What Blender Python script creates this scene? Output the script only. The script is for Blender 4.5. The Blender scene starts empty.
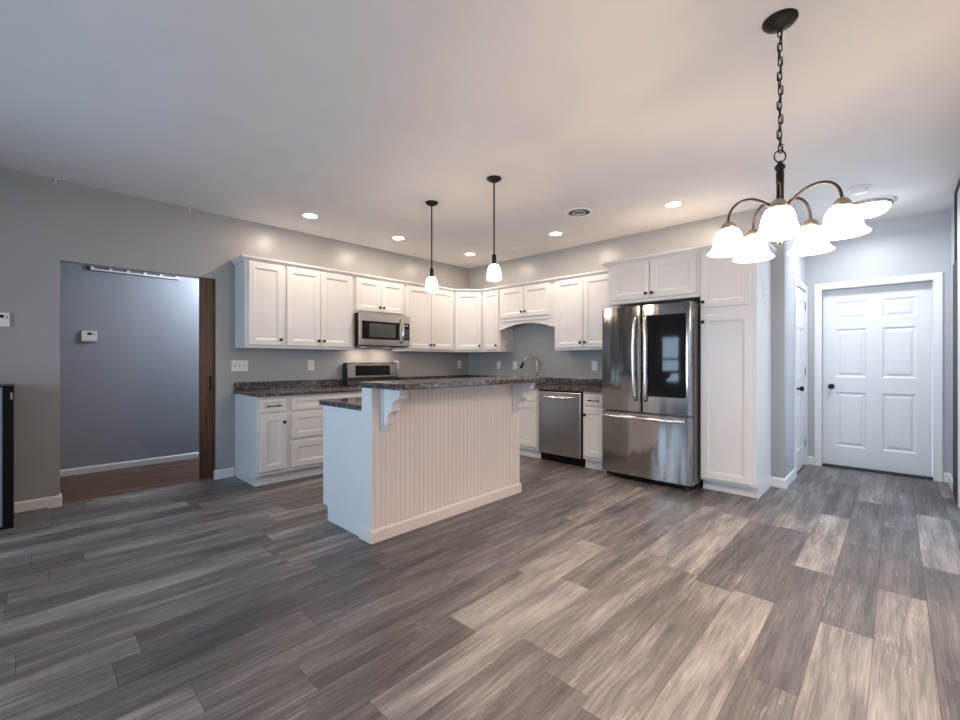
import bpy, bmesh, math, random
from mathutils import Vector, Matrix
random.seed(11)
PI = math.pi
SC = bpy.context.scene
COL = SC.collection

# ------------------------------------------------------------------ camera
CAM = (5.0756, -5.0321, 1.2187)
YAW = math.radians(43.75)
cd = bpy.data.cameras.new('camera')
cd.sensor_width = 36.0
cd.lens = 435.14 / 960 * 36.0
cd.shift_y = 1.2 / 960
cd.clip_start = 0.02
cam = bpy.data.objects.new('camera', cd)
COL.objects.link(cam)
cam.location = CAM
cam.rotation_euler = (PI / 2, 0, YAW)
SC.camera = cam

# ------------------------------------------------------------------ view, world, daylight
SC.view_settings.view_transform = 'Standard'
SC.view_settings.look = 'None'
SC.view_settings.gamma = 1.0
SC.view_settings.use_curve_mapping = False
SC.view_settings.exposure = 0.88
SC.cycles.max_bounces = 10
SC.cycles.diffuse_bounces = 6
SC.cycles.glossy_bounces = 5
SC.cycles.transparent_max_bounces = 8
SC.cycles.sample_clamp_indirect = 6.0
SC.cycles.caustics_reflective = False
SC.cycles.caustics_refractive = False

world = bpy.data.worlds.new('sky')
SC.world = world
world.use_nodes = True
wn = world.node_tree
wn.nodes.clear()
wo = wn.nodes.new('ShaderNodeOutputWorld')
wb = wn.nodes.new('ShaderNodeBackground')
wb.inputs['Color'].default_value = (0.62, 0.78, 1.0, 1)
wb.inputs['Strength'].default_value = 1.2
wn.links.new(wb.outputs[0], wo.inputs[0])

COOL = (0.54, 0.75, 1.0)
WARM = (1.0, 0.80, 0.65)
NEUT = (1.0, 0.93, 0.85)


def area(name, loc, rot, sx, sy, power, color, shape='RECTANGLE', spread=PI):
    l = bpy.data.lights.new(name, 'AREA')
    l.shape = shape
    l.size = sx
    l.size_y = sy
    l.energy = power
    l.color = color
    l.spread = spread
    o = bpy.data.objects.new(name, l)
    COL.objects.link(o)
    o.location = loc
    o.rotation_euler = rot
    return o


def point(name, loc, power, color, radius=0.04):
    l = bpy.data.lights.new(name, 'POINT')
    l.energy = power
    l.color = color
    l.shadow_soft_size = radius
    o = bpy.data.objects.new(name, l)
    COL.objects.link(o)
    o.location = loc
    return o


# daylight outside the window and added patio door behind the viewer and the glazed door in the side wall
area('patio_fill_light', (3.55, -7.05, 1.05), (PI / 2, 0, 0), 1.8, 2.0, 16, COOL, spread=2.0)  # fill light shining in through the added patio door
area('daylight_window', (1.625, -7.05, 1.25), (PI / 2, 0, 0), 0.62, 1.1, 19, COOL, spread=2.0)
area('daylight_side_door', (5.68, -0.46, 1.05), (PI / 2, 0, PI / 2), 1.5, 1.95, 6, COOL)

# ------------------------------------------------------------------ mesh helpers


def add_box(bm, lo, hi, bev=0.0, seg=2):
    x0, y0, z0 = lo
    x1, y1, z1 = hi
    v = [bm.verts.new(p) for p in ((x0, y0, z0), (x1, y0, z0), (x1, y1, z0), (x0, y1, z0),
                                   (x0, y0, z1), (x1, y0, z1), (x1, y1, z1), (x0, y1, z1))]
    fs = [bm.faces.new([v[i] for i in q]) for q in ((3, 2, 1, 0), (4, 5, 6, 7), (0, 1, 5, 4),
                                                    (1, 2, 6, 5), (2, 3, 7, 6), (3, 0, 4, 7))]
    if bev > 0:
        es = list({e for f in fs for e in f.edges})
        bmesh.ops.bevel(bm, geom=es, offset=bev, segments=seg, affect='EDGES', profile=0.5)


def add_lathe(bm, prof, n=24, center=(0, 0, 0), axis='Z', cap=True):
    """prof: list of (radius, height)"""
    cx, cy, cz = center
    rings = []
    for r, h in prof:
        ring = []
        for i in range(n):
            a = 2 * PI * i / n
            c, s = r * math.cos(a), r * math.sin(a)
            if axis == 'Z':
                p = (cx + c, cy + s, cz + h)
            elif axis == 'Y':
                p = (cx + c, cy + h, cz + s)
            else:
                p = (cx + h, cy + c, cz + s)
            ring.append(bm.verts.new(p))
        rings.append(ring)
    for a, b in zip(rings, rings[1:]):
        for i in range(n):
            j = (i + 1) % n
            f = bm.faces.new((a[i], a[j], b[j], b[i]))
            f.smooth = True
    if cap:
        bm.faces.new(rings[0])
        bm.faces.new(rings[-1])


def add_tube(bm, pts, r, n=10, closed=False):
    pts = [Vector(p) for p in pts]
    m = len(pts)
    rad = r if isinstance(r, (list, tuple)) else [r] * m
    rings = []
    prev = None
    for i, p in enumerate(pts):
        if closed:
            t = (pts[(i + 1) % m] - pts[i - 1]).normalized()
        elif i == 0:
            t = (pts[1] - pts[0]).normalized()
        elif i == m - 1:
            t = (pts[-1] - pts[-2]).normalized()
        else:
            t = (pts[i + 1] - pts[i - 1]).normalized()
        if prev is None:
            u = t.orthogonal().normalized()
        else:
            u = (prev - t * prev.dot(t)).normalized()
        prev = u
        w = t.cross(u)
        rings.append([bm.verts.new(p + (u * math.cos(2 * PI * k / n) + w * math.sin(2 * PI * k / n)) * rad[i]) for k in range(n)])
    pairs = list(zip(rings, rings[1:]))
    if closed:
        pairs.append((rings[-1], rings[0]))
    for a, b in pairs:
        for k in range(n):
            l = (k + 1) % n
            f = bm.faces.new((a[k], a[l], b[l], b[k]))
            f.smooth = True
    if not closed:
        bm.faces.new(rings[0])
        bm.faces.new(rings[-1])


def add_prism(bm, poly, axis, a, b):
    """extrude a 2D polygon between a and b along axis; the other two axes keep their order"""
    def P(u, v, w):
        return {'X': (w, u, v), 'Y': (u, w, v), 'Z': (u, v, w)}[axis]
    A = [bm.verts.new(P(u, v, a)) for u, v in poly]
    B = [bm.verts.new(P(u, v, b)) for u, v in poly]
    bm.faces.new(A)
    bm.faces.new(B)
    n = len(poly)
    for i in range(n):
        j = (i + 1) % n
        bm.faces.new((A[i], A[j], B[j], B[i]))


def add_sweep(bm, path, prof):
    """path: list of (x,y); prof: closed list of (out, z), out = to the right of travel; mitred"""
    n = len(path)
    P = [Vector(p) for p in path]
    rings = []
    for i in range(n):
        if i == 0:
            d = (P[1] - P[0]).normalized()
            nrm = Vector((d.y, -d.x))
        elif i == n - 1:
            d = (P[-1] - P[-2]).normalized()
            nrm = Vector((d.y, -d.x))
        else:
            d0 = (P[i] - P[i - 1]).normalized()
            d1 = (P[i + 1] - P[i]).normalized()
            n0 = Vector((d0.y, -d0.x))
            n1 = Vector((d1.y, -d1.x))
            nrm = (n0 + n1)
            nrm = nrm / (1 + n0.dot(n1))
        rings.append([bm.verts.new((P[i].x + nrm.x * o, P[i].y + nrm.y * o, z)) for o, z in prof])
    m = len(prof)
    for a, b in zip(rings, rings[1:]):
        for k in range(m):
            l = (k + 1) % m
            bm.faces.new((a[k], a[l], b[l], b[k]))
    bm.faces.new(rings[0])
    bm.faces.new(rings[-1])


def add_slab(bm, x0, x1, z0, z1, y0, t, panels, prof, edge=0.003):
    """a door slab from y0 (back) to y0-t (front, facing -Y) with recessed panels.
    panels: (px0,px1,pz0,pz1); prof: list of (inset, depth below the front)"""
    yf = y0 - t
    fx0, fx1, fz0, fz1 = x0 + edge, x1 - edge, z0 + edge, z1 - edge

    def rect(a, b, c, d, y):
        return [bm.verts.new((a, y, c)), bm.verts.new((b, y, c)), bm.verts.new((b, y, d)), bm.verts.new((a, y, d))]
    back = rect(x0, x1, z0, z1, y0)
    side = rect(x0, x1, z0, z1, yf + edge)
    bm.faces.new(back[::-1])
    for i in range(4):
        j = (i + 1) % 4
        bm.faces.new((back[i], back[j], side[j], side[i]))
    xs = sorted({fx0, fx1} | {round(p[0], 5) for p in panels} | {round(p[1], 5) for p in panels})
    zs = sorted({fz0, fz1} | {round(p[2], 5) for p in panels} | {round(p[3], 5) for p in panels})
    V = {(i, j): bm.verts.new((x, yf, z)) for i, x in enumerate(xs) for j, z in enumerate(zs)}
    for i in range(len(xs) - 1):
        for j in range(len(zs) - 1):
            cx, cz = (xs[i] + xs[i + 1]) / 2, (zs[j] + zs[j + 1]) / 2
            q = [V[i, j], V[i + 1, j], V[i + 1, j + 1], V[i, j + 1]]
            hit = None
            for p in panels:
                if p[0] < cx < p[1] and p[2] < cz < p[3]:
                    hit = p
            if hit is None:
                bm.faces.new(q)
            else:
                cur = q
                for ins, dep in prof:
                    nx = rect(hit[0] + ins, hit[1] - ins, hit[2] + ins, hit[3] - ins, yf + dep)
                    for k in range(4):
                        l = (k + 1) % 4
                        bm.faces.new((cur[k], cur[l], nx[l], nx[k]))
                    cur = nx
                bm.faces.new(cur)
    nx_, nz_ = len(xs) - 1, len(zs) - 1
    outer = [V[i, 0] for i in range(nx_)] + [V[nx_, j] for j in range(nz_)] + \
            [V[i, nz_] for i in range(nx_, 0, -1)] + [V[0, j] for j in range(nz_, 0, -1)]
    corner = {0: 0, nx_: 1, nx_ + nz_: 2, 2 * nx_ + nz_: 3}
    # edge bevel strip: one n-gon per side
    marks = [0, nx_, nx_ + nz_, 2 * nx_ + nz_, len(outer)]
    for s in range(4):
        run = [outer[k % len(outer)] for k in range(marks[s], marks[s + 1] + 1)]
        bm.faces.new([side[s], side[(s + 1) % 4]] + run[::-1])


def fin(name, bm, mat, parent=None, smooth=False):
    bmesh.ops.remove_doubles(bm, verts=bm.verts, dist=1e-6)
    bmesh.ops.recalc_face_normals(bm, faces=bm.faces)
    me = bpy.data.meshes.new(name)
    bm.to_mesh(me)
    bm.free()
    if mat is not None:
        me.materials.append(mat)
    if smooth:
        for f in me.polygons:
            f.use_smooth = True
    o = bpy.data.objects.new(name, me)
    COL.objects.link(o)
    if parent is not None:
        o.parent = parent
    return o


def boxes(name, lst, mat, parent=None, bev=0.0, seg=2):
    bm = bmesh.new()
    for lo, hi in lst:
        add_box(bm, lo, hi, bev, seg)
    return fin(name, bm, mat, parent)


def thing(name, label, cat, loc=(0, 0, 0), rz=0.0, group=None):
    o = bpy.data.objects.new(name, None)
    o.empty_display_size = 0.1
    COL.objects.link(o)
    o.location = loc
    o.rotation_euler = (0, 0, rz)
    return tag(o, label, cat, group)


def tag(o, label, cat, group=None):
    o['label'] = label
    o['category'] = cat
    if group:
        o['group'] = group
    return o


def struct(o, label=None, cat=None):
    o['kind'] = 'structure'
    if label:
        o['label'] = label
    if cat:
        o['category'] = cat
    return o


# ------------------------------------------------------------------ materials


class N:
    def __init__(self, name):
        self.m = bpy.data.materials.new(name)
        self.m.use_nodes = True
        self.t = self.m.node_tree
        self.b = self.t.nodes['Principled BSDF']

    def node(self, typ, **kw):
        n = self.t.nodes.new(typ)
        for k, v in kw.items():
            setattr(n, k, v)
        return n

    def link(self, a, b):
        self.t.links.new(a, b)

    def coords(self, scale=(1, 1, 1)):
        tc = self.node('ShaderNodeTexCoord')
        mp = self.node('ShaderNodeMapping')
        mp.inputs['Scale'].default_value = scale
        self.link(tc.outputs['Object'], mp.inputs['Vector'])
        return mp.outputs['Vector']

    def noise(self, vec, scale, detail=3, rough=0.5):
        n = self.node('ShaderNodeTexNoise')
        n.inputs['Scale'].default_value = scale
        n.inputs['Detail'].default_value = detail
        n.inputs['Roughness'].default_value = rough
        self.link(vec, n.inputs['Vector'])
        return n.outputs['Fac']

    def ramp(self, fac, stops):
        r = self.node('ShaderNodeValToRGB')
        el = r.color_ramp.elements
        while len(el) < len(stops):
            el.new(0.5)
        for e, (p, c) in zip(el, stops):
            e.position = p
            e.color = (*c, 1)
        self.link(fac, r.inputs['Fac'])
        return r.outputs['Color']

    def bump(self, height, strength, dist=0.01):
        b = self.node('ShaderNodeBump')
        b.inputs['Strength'].default_value = strength
        b.inputs['Distance'].default_value = dist
        self.link(height, b.inputs['Height'])
        self.link(b.outputs['Normal'], self.b.inputs['Normal'])

    def set(self, **kw):
        for k, v in kw.items():
            self.b.inputs[k.replace('_', ' ')].default_value = (*v, 1) if isinstance(v, tuple) else v


def paint(name, col, rough=0.5, var=0.04, bump=0.0, bscale=200, spec=0.5, var_scale=3.0):
    n = N(name)
    vec = n.coords()
    f = n.noise(vec, var_scale, 3)
    lo = tuple(c * (1 - var) for c in col)
    hi = tuple(min(1, c * (1 + var)) for c in col)
    n.link(n.ramp(f, [(0.3, lo), (0.7, hi)]), n.b.inputs['Base Color'])
    n.set(Roughness=rough, Specular_IOR_Level=spec)
    if bump:
        n.bump(n.noise(vec, bscale, 2), bump, 0.002)
    return n.m


def metal(name, col, rough=0.25, stretch=(1, 1, 40), bump=0.02, wave=0.0, metallic=1.0):
    n = N(name)
    vec = n.coords(stretch)
    f = n.noise(vec, 6, 3)
    n.link(n.ramp(f, [(0.2, tuple(c * 0.93 for c in col)), (0.8, tuple(min(1, c * 1.05) for c in col))]), n.b.inputs['Base Color'])
    n.set(Metallic=metallic, Roughness=rough)
    if wave:
        w = n.noise(n.coords((7, 7, 0.9)), 1.0, 1)
        n.bump(w, wave, 0.05)
    elif bump:
        n.bump(f, bump, 0.002)
    return n.m


def emit(name, col, strength, base=(0.9, 0.9, 0.88), rough=0.3):
    n = N(name)
    n.set(Base_Color=base, Roughness=rough, Emission_Color=col, Emission_Strength=strength)
    f = n.noise(n.coords(), 14, 2)
    n.link(n.ramp(f, [(0.2, tuple(c * 0.93 for c in col)), (0.8, col)]), n.b.inputs['Emission Color'])
    return n.m


M = {}
M['wall'] = paint('grey_wall_paint', (0.365, 0.365, 0.36), 0.33, 0.02, 0.05, 260)
M['wall_far'] = paint('pale_wall_paint', (0.47, 0.48, 0.50), 0.4, 0.02, 0.05, 260)
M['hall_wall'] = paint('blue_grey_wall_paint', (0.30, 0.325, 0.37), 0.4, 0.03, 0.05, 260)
M['ceiling'] = paint('ceiling_white', (0.74, 0.72, 0.70), 0.75, 0.02, 0.25, 150)
M['trim'] = paint('white_trim', (0.78, 0.78, 0.78), 0.35, 0.01)
M['cab'] = paint('white_cabinet_paint', (0.70, 0.685, 0.665), 0.32, 0.012)
M['bead'] = paint('warm_lit_beadboard', (0.77, 0.675, 0.625), 0.38, 0.015)  # slightly beige paint with warm lamplight put into its colour
M['door'] = paint('door_white', (0.78, 0.79, 0.80), 0.35, 0.01, 0.06, 90)
M['bronze'] = metal('oil_rubbed_bronze', (0.022, 0.018, 0.016), 0.42, (1, 1, 1), 0.02, metallic=0.7)
M['pewter'] = metal('aged_pewter', (0.42, 0.36, 0.30), 0.35, (1, 1, 1), 0.02)
M['black'] = paint('black_plastic', (0.004, 0.004, 0.0045), 0.3, 0.1, spec=0.25)
M['black_matte'] = paint('black_matte', (0.015, 0.015, 0.016), 0.6, 0.1)
M['steel'] = metal('brushed_stainless', (0.50, 0.49, 0.47), 0.24, (1, 1, 60), 0.02)
M['steel_fridge'] = metal('polished_stainless', (0.39, 0.375, 0.355), 0.12, (1, 1, 40), 0.0, wave=0.12)
M['steel_side'] = paint('grey_appliance_side', (0.16, 0.15, 0.145), 0.35, 0.03)
M['chrome'] = metal('bright_steel', (0.80, 0.79, 0.77), 0.14, (1, 1, 1), 0.0)
M['nickel'] = metal('brushed_nickel', (0.50, 0.47, 0.42), 0.25, (1, 1, 1), 0.0)
M['plate'] = paint('white_plate', (0.80, 0.79, 0.77), 0.4, 0.01)
M['slot'] = paint('dark_slot', (0.16, 0.15, 0.145), 0.5, 0.05)
M['can'] = emit('can_lens', (1.0, 0.93, 0.84), 14)


def lit_glass(name, col, strength, through):
    m = emit(name, col, strength)
    nt = m.node_tree
    tr = nt.nodes.new('ShaderNodeBsdfTransparent')
    tr.inputs[0].default_value = (1.0, 0.97, 0.93, 1)
    mx = nt.nodes.new('ShaderNodeMixShader')
    mx.inputs[0].default_value = through
    nt.links.new(nt.nodes['Principled BSDF'].outputs[0], mx.inputs[1])
    nt.links.new(tr.outputs[0], mx.inputs[2])
    nt.links.new(mx.outputs[0], nt.nodes['Material Output'].inputs['Surface'])
    return m


M['shade'] = lit_glass('lit_frosted_glass', (1.0, 0.94, 0.86), 2.6, 0.5)
M['shade_p'] = lit_glass('lit_pendant_glass', (1.0, 0.97, 0.93), 3.5, 0.5)
M['dome'] = emit('lit_dome_glass', (0.93, 0.96, 1.0), 6.0)


def mat_glass_black():
    n = N('black_glass')
    f = n.noise(n.coords(), 3, 2)
    n.link(n.ramp(f, [(0.3, (0.008, 0.009, 0.010)), (0.7, (0.012, 0.013, 0.014))]), n.b.inputs['Base Color'])
    n.set(Roughness=0.05, Specular_IOR_Level=0.13)
    return n.m


M['bglass'] = mat_glass_black()


def mat_pane():
    n = N('window_glass')
    tr = n.node('ShaderNodeBsdfTransparent')
    gl = n.node('ShaderNodeBsdfGlossy')
    gl.inputs['Roughness'].default_value = 0.03
    mx = n.node('ShaderNodeMixShader')
    mx.inputs[0].default_value = 0.08
    n.link(tr.outputs[0], mx.inputs[1])
    n.link(gl.outputs[0], mx.inputs[2])
    n.link(mx.outputs[0], n.t.nodes['Material Output'].inputs['Surface'])
    return n.m


M['pane'] = mat_pane()


def mat_counter():
    n = N('speckled_laminate')
    v = n.coords()
    a = n.noise(v, 38, 5, 0.65)
    vo = n.node('ShaderNodeTexVoronoi')
    vo.inputs['Scale'].default_value = 60
    n.link(v, vo.inputs['Vector'])
    c1 = n.ramp(a, [(0.32, (0.012, 0.011, 0.013)), (0.46, (0.042, 0.034, 0.033)), (0.57, (0.105, 0.084, 0.076)), (0.72, (0.25, 0.215, 0.195))])
    c2 = n.ramp(vo.outputs['Color'], [(0.25, (0.02, 0.02, 0.024)), (0.6, (0.13, 0.11, 0.10)), (0.85, (0.42, 0.38, 0.34))])
    mx = n.node('ShaderNodeMix', data_type='RGBA')
    mx.inputs[0].default_value = 0.28
    n.link(c1, mx.inputs[6])
    n.link(c2, mx.inputs[7])
    n.link(mx.outputs[2], n.b.inputs['Base Color'])
    n.set(Roughness=0.12)
    return n.m


M['counter'] = mat_counter()


def mat_floor():
    n = N('vinyl_plank')
    at = n.node('ShaderNodeAttribute')
    at.attribute_name = 'plank'
    sep = n.node('ShaderNodeSeparateColor')
    n.link(at.outputs['Color'], sep.inputs[0])
    tone, seed = sep.outputs[0], sep.outputs[1]
    tc = n.node('ShaderNodeTexCoord')
    off = n.node('ShaderNodeCombineXYZ')
    mul = n.node('ShaderNodeMath', operation='MULTIPLY')
    mul.inputs[1].default_value = 37.0
    n.link(seed, mul.inputs[0])
    for i in range(3):
        n.link(mul.outputs[0], off.inputs[i])
    add = n.node('ShaderNodeVectorMath', operation='ADD')
    n.link(tc.outputs['Object'], add.inputs[0])
    n.link(off.outputs[0], add.inputs[1])

    def mapped(sx, sy):
        mp = n.node('ShaderNodeMapping')
        mp.inputs['Scale'].default_value = (sx, sy, 1)
        n.link(add.outputs[0], mp.inputs['Vector'])
        return mp.outputs['Vector']
    fine = n.noise(mapped(190, 5.0), 1.0, 4, 0.65)
    broad = n.noise(mapped(15, 1.6), 1.0, 5, 0.6)
    # cathedral grain: distorted bands
    wv = n.node('ShaderNodeTexWave', wave_type='BANDS', bands_direction='X', wave_profile='SAW')
    wv.inputs['Scale'].default_value = 5.5
    wv.inputs['Distortion'].default_value = 7.0
    wv.inputs['Detail'].default_value = 3.0
    wv.inputs['Detail Scale'].default_value = 1.4
    n.link(mapped(2.2, 0.45), wv.inputs['Vector'])
    # pale flecks in places
    fl = n.noise(mapped(210, 10), 1.0, 2, 0.5)
    flm = n.noise(mapped(9, 3.0), 1.0, 2, 0.5)

    def m(op, a, b):
        x = n.node('ShaderNodeMath', operation=op)
        for i, q in enumerate((a, b)):
            if isinstance(q, (int, float)):
                x.inputs[i].default_value = q
            else:
                n.link(q, x.inputs[i])
        return x.outputs[0]
    v = m('ADD', tone, m('MULTIPLY', m('SUBTRACT', fine, 0.5), 0.50))
    v = m('ADD', v, m('MULTIPLY', m('SUBTRACT', broad, 0.5), 1.0))
    v = m('ADD', v, m('MULTIPLY', m('SUBTRACT', wv.outputs['Fac'], 0.5), 0.09))
    fle = m('MULTIPLY', m('GREATER_THAN', fl, 0.60), m('GREATER_THAN', flm, 0.60))
    v = m('ADD', v, m('MULTIPLY', fle, 0.20))
    col = n.ramp(v, [(0.0, (0.024, 0.022, 0.023)), (0.30, (0.064, 0.058, 0.058)), (0.55, (0.148, 0.134, 0.130)),
                     (0.8, (0.320, 0.290, 0.270)), (1.0, (0.46, 0.42, 0.39))])
    n.link(col, n.b.inputs['Base Color'])
    n.set(Roughness=0.40, Specular_IOR_Level=0.45)
    n.bump(fine, 0.10, 0.002)
    return n.m


M['floor'] = mat_floor()


def mat_wood(name, c0, c1, stretch, rough=0.4, tone=4, lo=0.25, hi=0.75):
    n = N(name)
    v = n.coords(stretch)
    f = n.noise(v, tone, 5, 0.6)
    n.link(n.ramp(f, [(lo, c0), (hi, c1)]), n.b.inputs['Base Color'])
    n.set(Roughness=rough)
    return n.m


M['wood_door'] = mat_wood('stained_wood', (0.022, 0.009, 0.004), (0.15, 0.062, 0.024), (14, 14, 1.0))
M['dark_floor'] = mat_wood('dark_wood_floor', (0.012, 0.006, 0.004), (0.22, 0.095, 0.055), (13, 0.45, 1), 0.35, 1.3, 0.38, 0.68)
M['hearth'] = paint('hearth_tile', (0.11, 0.10, 0.095), 0.5, 0.25, 0.2, 120, var_scale=30)
M['grey_glass'] = paint('grey_glass', (0.30, 0.31, 0.33), 0.08, 0.03)
M['gap'] = paint('seam_dark', (0.02, 0.018, 0.017), 0.8, 0.1)
M['wood_plug'] = M['gap']

CEIL = 2.74
X_R = 5.465       # side wall beside the viewer
Y_F = -6.9        # wall behind the viewer
Y_H = 1.385       # wall with the six panel door
X_N = 4.30        # wall of the entry nook

# ------------------------------------------------------------------ floor
PW, PL, PX0 = 0.1845, 1.23, 3.526
FIX = {0: -2.40, 1: -2.95, 2: -3.52, 3: -1.16, 4: -2.95 + 0.5, 5: -2.42, 6: -0.63, 7: -2.46, 8: -1.87, 9: -0.12,
       -1: -3.05, -2: -4.60, -3: -2.87, -4: -3.56, -7: -3.93, -9: -3.87, -12: -3.55, -14: -4.50, -16: -4.07, -11: -3.71}
# planks that read pale, dark: (column, top end)
PALE = {(0, -2.40), (1, -2.95), (3, -1.16), (5, -2.42), (6, -0.63), (7, -2.46), (8, -1.87), (9, -0.12), (-2, -4.60),
        (-7, -2.70), (-9, -2.64), (-12, -3.55), (-14, -4.50), (-16, -4.07), (-11, -2.48)}
DARK = {(6, -1.86), (7, -1.23), (5, -1.19), (-3, -2.87), (0, -3.63), (8, -0.64), (4, -1.22), (-1, -3.05), (9, -1.35)}
bm = bmesh.new()
lay = bm.loops.layers.float_color.new('plank')
kmin = math.floor((-0.06 - PX0) / PW)
kmax = math.floor((X_R - PX0) / PW)
rnd = random.Random(4)
for k in range(kmin, kmax + 1):
    x0 = max(PX0 + k * PW, -0.06)
    x1 = min(PX0 + (k + 1) * PW, X_R)
    top = FIX.get(k, rnd.uniform(0, PL))
    y = top
    while y < Y_H + 0.1:
        y += PL
    while y > Y_F:
        ya, yb = max(y - PL, Y_F), min(y, Y_H + 0.1)
        if yb - ya > 0.01:
            tone = rnd.choice((0.38, 0.43, 0.46, 0.49, 0.52, 0.55, 0.60)) + rnd.uniform(-0.03, 0.03)
            for (kk, yy) in PALE:
                if kk == k and abs(yy - y) < 0.03:
                    tone = 0.67 if k >= 0 else 0.63
            for (kk, yy) in DARK:
                if kk == k and abs(yy - y) < 0.05:
                    tone = 0.41
            g = 0.0007
            vs = [bm.verts.new(p) for p in ((x0 + g, ya + g, 0), (x1 - g, ya + g, 0), (x1 - g, yb - g, 0), (x0 + g, yb - g, 0))]
            f = bm.faces.new(vs)
            sd = rnd.random()
            for lp in f.loops:
                lp[lay] = (tone, sd, 0, 1)
        y -= PL
me = bpy.data.meshes.new('floor')
bm.to_mesh(me)
bm.free()
me.materials.append(M['floor'])
fl = bpy.data.objects.new('floor', me)
COL.objects.link(fl)
struct(fl)
struct(boxes('floor_base', [((-0.06, Y_F, -0.08), (X_R, Y_H + 0.12, -0.0015))], M['gap']))
struct(boxes('floor_hallway', [((-1.35, -6.9, -0.08), (-0.06, -2.0, -0.001))], M['dark_floor']))

# ------------------------------------------------------------------ walls and ceiling
OY0, OY1, OZ = -4.832, -3.672, 2.068     # cased opening to the hallway
PK = -2.55
struct(boxes('wall_left', [
    ((-0.12, Y_F, 0), (0, OY0, CEIL)),
    ((-0.12, OY0, OZ), (0, OY1, CEIL)),
    ((-0.12, OY1, OZ + 0.03), (0, PK, CEIL)),
    ((-0.035, OY1, 0), (0, PK, OZ + 0.03)),
    ((-0.12, OY1, 0), (-0.085, PK, OZ + 0.03)),
    ((-0.12, PK, 0), (0, 0.12, CEIL))], M['wall']))
struct(boxes('wall_back', [((0, 0, 0), (X_N, 0.12, CEIL))], M['wall']))
CD0, CD1, CDZ = 0.62, 1.30, 2.035        # closet door opening
struct(boxes('wall_nook', [
    ((X_N - 0.12, 0.12, 0), (X_N, CD0, CEIL)),
    ((X_N - 0.12, CD1, 0), (X_N, Y_H + 0.12, CEIL)),
    ((X_N - 0.12, CD0, CDZ), (X_N, CD1, CEIL))], M['wall_far']))
FD0, FD1, FDZ = 4.445, 5.347, 2.05
struct(boxes('wall_far', [
    ((X_N, Y_H, 0), (FD0, Y_H + 0.14, CEIL)),
    ((FD1, Y_H, 0), (X_R, Y_H + 0.14, CEIL)),
    ((FD0, Y_H, FDZ), (FD1, Y_H + 0.14, CEIL))], M['wall_far']))
SD0, SD1, SDZ = -1.25, 0.335, 2.04         # glazed door in the side wall
struct(boxes('wall_right', [
    ((X_R, Y_F, 0), (X_R + 0.12, SD0, CEIL)),
    ((X_R, SD1, 0), (X_R + 0.12, Y_H + 0.14, CEIL)),
    ((X_R, SD0, SDZ), (X_R + 0.12, SD1, CEIL))], M['wall_far']))
# wall behind the viewer with an added patio door and a window
struct(boxes('wall_front', [
    ((-0.12, Y_F - 0.12, 0), (1.30, Y_F, CEIL)),
    ((1.30, Y_F - 0.12, 0), (1.95, Y_F, 0.70)),
    ((1.30, Y_F - 0.12, 1.82), (1.95, Y_F, CEIL)),
    ((1.95, Y_F - 0.12, 0), (2.65, Y_F, CEIL)),
    ((2.65, Y_F - 0.12, 2.06), (4.4, Y_F, CEIL)),
    ((4.4, Y_F - 0.12, 0), (X_R + 0.12, Y_F, CEIL))], M['wall']))
struct(boxes('ceiling', [((-0.12, Y_F - 0.12, CEIL), (X_R + 0.12, Y_H + 0.14, CEIL + 0.1))], M['ceiling']))
# hallway beyond the opening
HX = -1.296
struct(boxes('wall_hallway', [
    ((HX - 0.1, -6.9, 0), (HX, -2.0, 2.5)),
    ((HX, -7.0, 0), (-0.12, -6.9, 2.5)),
    ((HX, -2.0, 0), (-0.12, -1.9, 2.5))], M['hall_wall']))
struct(boxes('ceiling_hallway', [((HX - 0.1, -7.0, 2.5), (-0.12, -1.9, 2.6))], M['ceiling']))


def base_prof(h=0.095, t=0.014):
    return [(0, 0), (t, 0), (t, h - 0.014), (t * 0.55, h - 0.004), (0.004, h), (0, h)]


def baseboard(name, paths, mat=None, h=0.095):
    bm = bmesh.new()
    for p in paths:
        add_sweep(bm, p, base_prof(h))
    return struct(fin(name, bm, mat or M['trim']))


baseboard('baseboard_left', [[(0, -6.16), (0, OY0), (-0.12, OY0)], [(-0.03, OY1), (0, OY1), (0, -3.502)]])
baseboard('baseboard_hallway', [[(HX, -6.9), (HX, -2.0)]], h=0.072)
baseboard('baseboard_back', [[(4.192, 0), (X_N, 0), (X_N, CD0 - 0.075)]])
baseboard('baseboard_nook', [[(X_N, CD1 + 0.072), (X_N, Y_H), (FD0 - 0.072, Y_H)]])
baseboard('baseboard_far', [[(FD1 + 0.072, Y_H), (X_R, Y_H)]])
baseboard('baseboard_right', [[(X_R, Y_H), (X_R, 0.87)], [(X_R, SD0 - 0.09), (X_R, Y_F)]])


def casing(name, y_or_x, a0, a1, ztop, axis, sgn, w=0.07, t=0.018, parent=None):
    """three mitred boards around an opening; axis 'Y': face normal along y"""
    bm = bmesh.new()
    prof = [(0.0, 0.0), (0.0, 0.011), (0.012, 0.014), (0.045, 0.018), (0.062, 0.018), (w, 0.012), (w, 0.0)]
    pts = []
    for ins, d in prof:
        ring = [(a0 - ins, 0), (a0 - ins, ztop + ins), (a1 + ins, ztop + ins), (a1 + ins, 0)]
        pts.append([(a, z, d) for a, z in ring])
    V = []
    for ring in pts:
        row = []
        for a, z, d in ring:
            p = (a, y_or_x + sgn * d, z) if axis == 'Y' else (y_or_x + sgn * d, a, z)
            row.append(bm.verts.new(p))
        V.append(row)
    m = len(V)
    for i in range(m):
        j = (i + 1) % m
        for k in range(3):
            bm.faces.new((V[i][k], V[i][k + 1], V[j][k + 1], V[j][k]))
    for k in (0, 3):
        bm.faces.new([V[i][k] for i in range(m)])
    return fin(name, bm, M['trim'], parent)


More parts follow.
